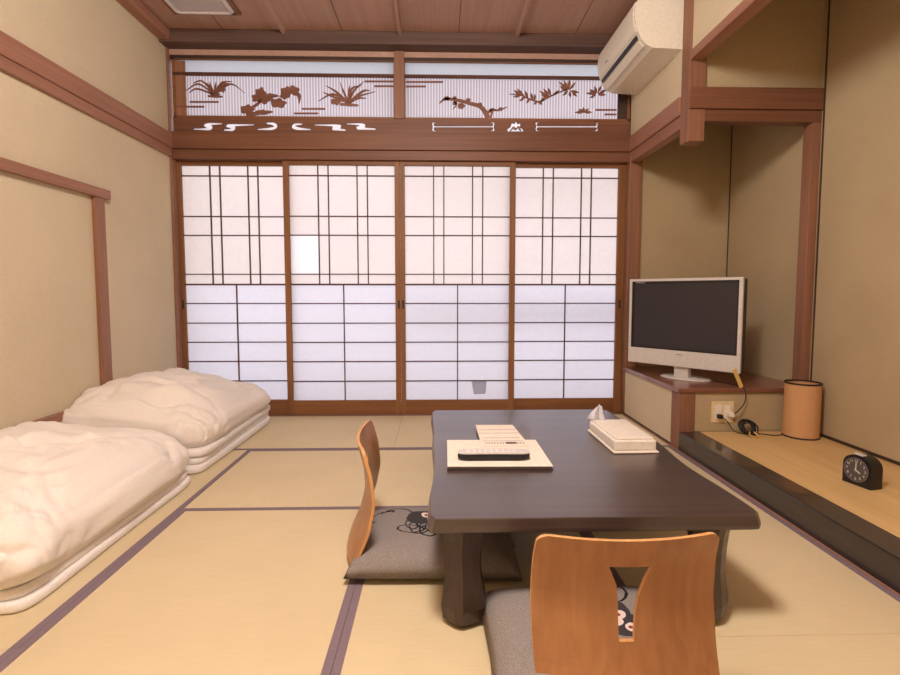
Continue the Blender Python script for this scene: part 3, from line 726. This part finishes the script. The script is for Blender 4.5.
obj('under_frame', box(B(), -.34, .34, -.55, .55, TZ-.075, TZ-.046, .004), M['tableleg'], tb)
def leg(sx, sy):
    bm = B(); secs = [(.0, .040, 0), (.02, .056, 0), (.06, .062, .002), (.10, .058, .002), (.16, .050, 0), (.22, .050, -.002), (.27, .056, 0), (.305, .064, .0)]
    rs = []
    for z, r, o_ in secs:
        pts = []
        for a, k in ((-118, 1.0), (-95, 1.02), (-30, 1.15), (-8, 1.12), (60, .95), (125, 1.0), (170, 1.1), (195, 1.15)):
            t = math.radians(a); pts.append(bm.verts.new(((r*k*math.cos(t)+o_)*sx*1.0, (r*k*math.sin(t))*(-sy), z)))
        rs.append(pts)
    for A, C in zip(rs, rs[1:]):
        for i in range(8): bm.faces.new((A[i], A[(i+1) % 8], C[(i+1) % 8], C[i]))
    bm.faces.new(rs[0]); bm.faces.new(rs[-1])
    return bm
for sx, sy in ((-1, -1), (1, -1), (-1, 1), (1, 1)):
    obj('leg', leg(-sx, sy), M['tableleg'], tb, loc=(sx*.372, sy*.575+(-.006 if sy < 0 else 0), 0))

# ------------------------------------------------------------------ legless chairs
def backrest(top):
    nu, nv = 40, 40; th = .011; bm = B()
    prof = [(0.0, .030, 0.0), (.10, .085, .022), (.25, .15, .052), (.5, .26, .078), (.75, .36, .070), (1.0, top, .045)]
    def at(v):
        for (a, za, da), (b, zb, db) in zip(prof, prof[1:]):
            if v <= b:
                t = (v-a)/(b-a); return za+(zb-za)*t, da+(db-da)*t
        return prof[-1][1], prof[-1][2]
    def sm(v):
        zs = [at(min(1, max(0, v+k*.03))) for k in (-2, -1, 0, 1, 2)]; return at(v)[0], sum(q[1] for q in zs)/5
    R = .030; H = top-.03
    us = [math.sin(PI/2*(-1+2*i/nu)) for i in range(nu+1)]; vs = [1-(1-j/nv)**1.6 for j in range(nv+1)]
    def P(u, v, side):
        hw_ = .217+.008*math.sin(PI*v); x = u*hw_; h = v*H          # rounded upper corners
        a = (abs(x)-(hw_-R))/R; b = (h-(H-R))/R
        if a > 0 and b > 0:
            a2, b2 = a*math.sqrt(1-b*b/2), b*math.sqrt(1-a*a/2)
            x = math.copysign(hw_-R+a2*R, x); h = H-R+b2*R
        z, d = sm(h/H)
        u_ = x/hw_; dip = -.003*(1-u_*u_)*v**4
        return Vector((x, d+.042*(u_*u_)*(1-.2*v)-(th if side else 0), z+dip))
    G = [[[bm.verts.new(P(us[i], vs[j], s)) for i in range(nu+1)] for j in range(nv+1)] for s in (0, 1)]
    for s in (0, 1):
        for j in range(nv):
            for i in range(nu): bm.faces.new((G[s][j][i], G[s][j][i+1], G[s][j+1][i+1], G[s][j+1][i]))
    per = [(0, i) for i in range(nu)]+[(j, nu) for j in range(nv)]+[(nv, nu-i) for i in range(nu)]+[(nv-j, 0) for j in range(nv)]
    for k in range(len(per)):
        a, b = per[k], per[(k+1) % len(per)]
        bm.faces.new((G[0][a[0]][a[1]], G[0][b[0]][b[1]], G[1][b[0]][b[1]], G[1][a[0]][a[1]])).material_index = 1
    return bm
def make_chair(label, loc, rotz, top):
    t = thing('legless_chair', label, 'chair', loc, rotz)
    o = obj('backrest', backrest(top), [M['ply'], M['plyedge']], t)
    hole = [(-.050, .358), (.054, .358), (.038, .325), (.025, .285), (.016, .24), (.011, .20), (.009, .182), (-.027, .182), (-.026, .22), (-.025, .265), (-.030, .31), (-.043, .342)]
    cb = B(); prism(cb, hole, -.3, .3, 'Y', mi=1); boolean_cut(o, cb)
    bm = B(); pts = []
    for i in range(24):
        a = 2*PI*i/24; ca, sa = math.cos(a), math.sin(a); pts.append((.205*math.copysign(abs(ca)**.35, ca), .215+.205*math.copysign(abs(sa)**.35, sa)))
    prism(bm, pts, .012, .026, 'Z'); obj('seat', bm, M['ply'], t)
    for sx in (-1, 1): obj('floor_runner', box(B(), sx*.15-.012, sx*.15+.012, .04, .39, .0005, .0125, .002), M['ply'], t)
    return t
ch1 = make_chair('curved plywood legless chair with a cut-out back, nearest the camera at the table end', (.452, 1.072, 0), 0, .434)
ch2 = make_chair('curved plywood legless chair seen edge-on at the left side of the table', (-.345, 1.925, 0), -PI/2+.07, .458)

def cushion(label, loc, rotz, sx, sy, seed, zlow=.0):
    bm = B(); n = 36; V = {}
    for s in (1, -1):
        for i in range(n+1):
            for j in range(n+1):
                u = -1+2*i/n; v = -1+2*j/n
                if s == -1 and (i in (0, n) or j in (0, n)): V[s, i, j] = V[1, i, j]; continue
                e = max(0, (1-abs(u)**3.2))*max(0, (1-abs(v)**3.2)); h = (.040*e**.42)
                pin = 1-.035*(1-abs(u*v))*(abs(u) > .0)*max(abs(u), abs(v))**6      # sides drawn in between the corners
                nz = noise.noise(Vector((u*2.1+seed, v*2.1, seed)))*.006*e
                z = .034+(h*1.25+nz if s == 1 else -h*.3)-.034*max(abs(u), abs(v))**9
                V[s, i, j] = bm.verts.new((u*sx*pin, v*sy*pin, z))
    for s in (1, -1):
        for i in range(n):
            for j in range(n):
                bm.faces.new((V[s, i, j], V[s, i+1, j], V[s, i+1, j+1], V[s, i, j+1]))
    o = obj('floor_cushion', bm, M['cushion'], loc=loc, rot=(0, 0, rotz), smooth=True)
    return tag(o, label, 'cushion')
cushion('grey floral floor cushion on the chair nearest the camera', (.412, 1.285, .027), PI, .282, .262, 1.0)
cushion('grey floral floor cushion on the edge-on chair left of the table', (-.005, 1.885, .027), -PI/2-.05, .236, .305, 4.0)

# ------------------------------------------------------------------ things on the table
z = TZ+.0005
fd = thing('document_folder', 'white information folder with brown edges lying flat on the table', 'folder', (.232, 1.972, z))
q = [(-.195, -.165), (.192, -.172), (.192, .160), (-.190, .165)]
obj('lower_cover', prism(B(), [(x*1.005, y*1.01) for x, y in q], 0, .004, 'Z'), M['brownedge'], fd)
obj('pages', prism(B(), [(x*.985, y*.98) for x, y in q], .004, .012, 'Z'), M['greycard'], fd)
obj('upper_cover', prism(B(), q, .012, .0145, 'Z'), M['sheetpaper'], fd, label='white upper cover')
gc = obj('grey_file', prism(B(), [(.20, 2.17), (.425, 2.165), (.435, 2.395), (.20, 2.40)], z, z+.004, 'Z'), M['greycard']); tag(gc, 'thin dark grey file lying behind the white folder', 'file')
br = thing('brochure', 'narrow white printed leaflet lying across the folder and the grey file', 'leaflet', (.268, 2.185, z+.0155))
obj('sheet', prism(B(), [(-.085, -.145), (.115, -.15), (.092, .185), (-.085, .19)], 0, .0012, 'Z'), M['sheetpaper'], br)
bm = B()
for y_, a, b_ in ((.10, -.08, .095), (.045, -.08, .10), (-.03, -.07, .09), (-.075, -.075, .10)): box(bm, a, b_, y_-.0018, y_+.0018, .0012, .0015)
for i in range(14): box(bm, -.065+i*.012, -.058+i*.012, -.112, -.100, .0012, .0015)
box(bm, .02, .065, -.118, -.092, .0012, .0015)
obj('printed_lines', bm, M['ink'], br)
rm = thing('remote_control', 'long curved remote control, silver above and black below, on the folder', 'remote', (.214, 1.890, z+.0150), math.radians(-1))
def remote_body(z0, z1, k):
    bm = B(); rs = []; m_ = 24
    for i in range(m_+1):
        t = -1+2*i/m_; x = .136*t; w_ = .030*(1-abs(t)**8*.45); bow = .010*(1-t*t)
        zz0, zz1 = z0+(0 if k else .012*abs(t)**3), z1
        if not k: zz0 = .0005+.010*t*t*abs(t)
        rs.append([bm.verts.new((x, -w_-.006*(t*t)+.0, zz0+.0)), bm.verts.new((x, w_-.006*t*t, zz0)), bm.verts.new((x, w_*.9-.006*t*t, zz1)), bm.verts.new((x, -w_*.98-.006*t*t, zz1))])
    for A, C in zip(rs, rs[1:]):
        for i in range(4): bm.faces.new((A[i], A[(i+1) % 4], C[(i+1) % 4], C[i]))
    bm.faces.new(rs[0]); bm.faces.new(rs[-1]); return bm
obj('lower_shell', remote_body(0, .026, 0), M['black'], rm)
obj('top_plate', remote_body(.026, .030, 1), M['silver'], rm)
bm = B()
for i in range(9):
    for j in range(3): box(bm, -.10+i*.022, -.090+i*.022, -.019+j*.014, -.011+j*.014, .030, .0312, .0005)
obj('buttons', bm, M['white'], rm)
ts = thing('tissue_case', 'white lidded tissue case on a flat tray at the right rear of the table', 'tissue box', (.800, 2.145, z), math.radians(1))
obj('tray', box(B(), -.094, .093, -.170, .170, 0, .009, .004), M['white'], ts)
obj('case', box(B(), -.088, .086, -.160, .160, .009, .052, .007), M['white'], ts)
obj('lid', box(B(), -.080, .078, -.150, .150, .052, .060, .004), M['white'], ts)
bm = B(); rows = []
for i in range(9):
    t = i/8; r = []
    for j in range(13):
        s = -1+2*j/12; wd = .042*(1-.72*t); r.append(bm.verts.new((s*wd+.012*t+.004*math.sin(9*s+3*t), .012*math.sin(6*s+2*t)*(1-.4*t)-.01*t, t*.075-.012*abs(s)*t)))
    rows.append(r)
for A, C in zip(rows, rows[1:]):
    for j in range(12): bm.faces.new((A[j], A[j+1], C[j+1], C[j]))
o = obj('tissue', bm, M['tissue'], ts, loc=(-.062, .145, .058), smooth=True)
sd = o.modifiers.new('thick', 'SOLIDIFY'); sd.thickness = .0012

# ------------------------------------------------------------------ bedding
def slab(bm, x0, x1, y0, y1, z0, z1, seed, amp=.008, n=40):
    """soft quilted slab with bulging sides"""
    cx_, cy_ = (x0+x1)/2, (y0+y1)/2; hx, hy, hz = (x1-x0)/2, (y1-y0)/2, (z1-z0)/2; zc = (z0+z1)/2
    m_ = 10; rings = []
    for k in range(m_+1):
        ph = -PI/2+PI*k/m_; rr = math.copysign(abs(math.cos(ph))**.55, 1); zz = math.copysign(abs(math.sin(ph))**.8, math.sin(ph))
        ring = []
        for i in range(n*4):
            a = 2*PI*i/(n*4); ca, sa = math.cos(a), math.sin(a)
            e = .13
            px = math.copysign(abs(ca)**e, ca); py = math.copysign(abs(sa)**e, sa)
            inset = hz*(1-rr)
            x = cx_+px*(hx-inset); y = cy_+py*(hy-inset)
            nz = 0
            no = noise.noise(Vector((x*4+9, y*4, seed+zc*20)))*amp*1.4
            ring.append(bm.verts.new((x+px*no, y+py*no, zc+zz*hz+nz)))
        rings.append(ring)
    for A, C in zip(rings, rings[1:]):
        L_ = len(A)
        for i in range(L_): bm.faces.new((A[i], A[(i+1) % L_], C[(i+1) % L_], C[i]))
    bm.faces.new(rings[0]); bm.faces.new(rings[-1]); return bm
def duvet(x0, x1, y0, y1, zb, ztop, creases, seed, label, ex=.26, p=3.4):
    """puffy folded duvet: rounded-rectangle plan, bulging sides, billowed top with sharp folds"""
    bm = B(); na = 300; rings = []
    cx_, cy_ = (x0+x1)/2, (y0+y1)/2; hx, hy = (x1-x0)/2, (y1-y0)/2
    def wr(x, y, z):
        wx = x+.05*noise.noise(Vector((x*3, y*3, seed))); wy = y+.05*noise.noise(Vector((x*3+7, y*3, seed)))
        q = Vector((wx*3.1+wy*1.5, wy*3.6-wx*1.2, z*3+seed))
        v = .055*abs(noise.noise(q))**.8+.030*abs(noise.noise(q*2.1+Vector((3, 1, 2))))**.8+.014*abs(noise.noise(q*4.6))
        for k_, (fa, fb, am) in enumerate(((2.2, 6.5, .011), (6.0, 2.6, .009), (4.5, 9.0, .006))):
            n_ = noise.noise(Vector((wx*fa+k_*9, wy*fb, z*3+seed*1.7))); m_ = max(0, noise.noise(Vector((wx*2.4, wy*2.4+k_*5, seed+9)))+.12)
            v -= am*3.2*min(m_, .4)*math.exp(-(n_/.07)**2)
        for (ax, ay, bx, by, w_, d_) in creases:
            dx, dy = bx-ax, by-ay; L2 = dx*dx+dy*dy; t = max(0, min(1, ((wx-ax)*dx+(wy-ay)*dy)/L2))
            qx, qy = ax+t*dx, ay+t*dy; s = ((wx-qx)*dy-(wy-qy)*dx)/math.sqrt(L2); dd = math.hypot(wx-qx, wy-qy)
            fade = math.sin(PI*min(1, .15+.7*t))
            v += d_*fade*(-math.exp(-(dd/w_)**2)+.8*math.exp(-((s-2.2*w_)/(1.7*w_))**2)*math.exp(-max(0, dd-abs(s))**2/(w_*w_)))
        return v-.015
    steps = [('u', k/10) for k in range(11)]+[('t', k/70) for k in range(1, 70)]
    for kind, k in steps:
        ring = []
        for i in range(na):
            a = 2*PI*i/na; ca, sa = math.cos(a), math.sin(a)
            px = math.copysign(abs(ca)**ex, ca); py = math.copysign(abs(sa)**ex, sa)
            if kind == 'u':
                rad = .955+.045*math.sin(PI/2*k); f = .32*k**1.2
            else:
                th = PI/2*k; rad = math.cos(th)**.6 if k < .5 else math.cos(PI/4)**.6*(1-(k-.5)/.5)
                f = .32+.68*(1-min(1, rad)**p)**(1/p)
            x, y = cx_+px*hx*rad, cy_+py*hy*rad
            zt = ztop(min(max(x, x0+.03), x1-.03), min(max(y, y0+.03), y1-.03))
            z = zb+(zt-zb)*f; w = wr(x, y, z)
            sidef = 1 if kind == 'u' else max(0, 1-k*2.2)
            amt = min(1, k*1.4) if kind == 'u' else 1
            z += w*amt*(1-.6*sidef); out = w*sidef*.8*amt-.004*sidef
            ring.append(bm.verts.new((min(x1+.03, max(-2.06, x+px*out)), y+py*out, max(z, zb))))
        rings.append(ring)
    for A, C in zip(rings, rings[1:]):
        for i in range(na): bm.faces.new((A[i], A[(i+1) % na], C[(i+1) % na], C[i]))
    bm.faces.new(rings[-1]); bm.faces.new(rings[0])
    vs_ = [v for rg in rings[2:-1] for v in rg]
    for _ in range(1): bmesh.ops.smooth_vert(bm, verts=vs_, factor=.4, use_axis_x=True, use_axis_y=True, use_axis_z=True)
    o = obj('folded_duvet', bm, M['duvet'], smooth=True); return tag(o, label, 'duvet')
def mattress(x0, x1, y0, y1, layers, label, seed):
    t = thing('folded_mattress', label, 'mattress', ((x0+x1)/2, (y0+y1)/2, 0)); z_ = .001
    for i, h in enumerate(layers):
        dx = [0, -.012, .006][i % 3]; bm = slab(B(), x0, x1+dx, y0+abs(dx), y1, z_, z_+h, seed+i*3)
        rel(obj('folded_layer', bm, M['sheet'], t, smooth=True), t); z_ += h*.97
    return z_
m1 = mattress(-2.04, -1.280, 1.53, 2.66, (.036, .036), 'white folded mattress under the nearer duvet, left of the grey mat border', 1)
def z1f(x, y):
    u = min(1, max(0, (-1.30-x)/.74)); return .262+.125*u**.6-.02*max(0, 2.0-y)
duvet(-2.16, -1.262, 1.50, 2.645, m1+.004, z1f,
      [(-1.40, 1.60, -1.60, 1.72, .018, .03), (-1.36, 1.95, -1.46, 1.80, .014, .018), (-1.62, 2.26, -1.80, 2.08, .020, .028), (-1.5, 2.36, -1.62, 2.26, .014, .014), (-1.36, 2.25, -1.42, 2.12, .012, .012), (-1.7, 1.70, -1.95, 1.62, .02, .02)],
      3.3, 'puffy cream duvet folded on the nearer mattress')
m2 = mattress(-2.04, -1.285, 2.735, 3.93, (.048, .044, .044), 'white folded mattress in layers under the farther duvet by the screens', 11)
def z2f(x, y):
    u = min(1, max(0, (-1.27-x)/.77)); v = min(1, max(0, (y-2.74)/1.18))
    return .27+.20*math.sin(PI*min(1, .06+.56*u))*(.72+.28*math.sin(PI*min(1, .1+v*1.1)))-.08*max(0, v-.6)*(1-u)
duvet(-2.13, -1.266, 2.745, 3.93, m2+.004, z2f,
      [(-1.36, 2.98, -1.72, 2.78, .024, .05), (-1.42, 3.05, -1.75, 3.02, .018, .022), (-1.70, 3.16, -1.98, 3.08, .020, .025), (-1.42, 3.4, -1.6, 3.2, .02, .02)],
      8.1, 'puffy cream duvet folded on the farther mattress, close to the paper screens')

# ------------------------------------------------------------------ lights
cl = thing('ceiling_lamp', 'round white ceiling lamp over the middle of the room, above the camera', 'lamp', (-.2, .75, ZC))
obj('canopy', lathe(B(), [(.0001, -.001), (.16, -.001), (.16, -.02), (.0001, -.02)], 40), M['white'], cl)
ld = bpy.data.lights.new('ceiling_lamp_light', 'POINT'); ld.energy = 185; ld.shadow_soft_size = .25; ld.color = (1.0, .935, .87)
lo = bpy.data.objects.new('ceiling_lamp_light', ld); col.objects.link(lo); lo.location = (-.15, .75, 2.74)

wd = bpy.data.worlds.new('daylight'); sc.world = wd; wd.use_nodes = True
nt = wd.node_tree; bg = nt.nodes['Background']; bg.inputs[0].default_value = (.97, .955, 1.0, 1); bg.inputs[1].default_value = 1.88

# ------------------------------------------------------------------ camera
cd = bpy.data.cameras.new('camera'); cam = bpy.data.objects.new('camera', cd); col.objects.link(cam)
f = 504.88; cd.sensor_width = 36; cd.sensor_fit = 'HORIZONTAL'; cd.lens = f/900*36
cam.location = (0, 0, 1.0); cam.rotation_euler = (PI/2-.0679, 0, -.0256)
cd.shift_y = -10.911/900; cd.clip_start = .02
sc.camera = cam
sc.view_settings.view_transform = 'Standard'; sc.view_settings.look = 'None'; sc.view_settings.gamma = 1
sc.view_settings.use_curve_mapping = False
sc.view_settings.exposure = 0.25
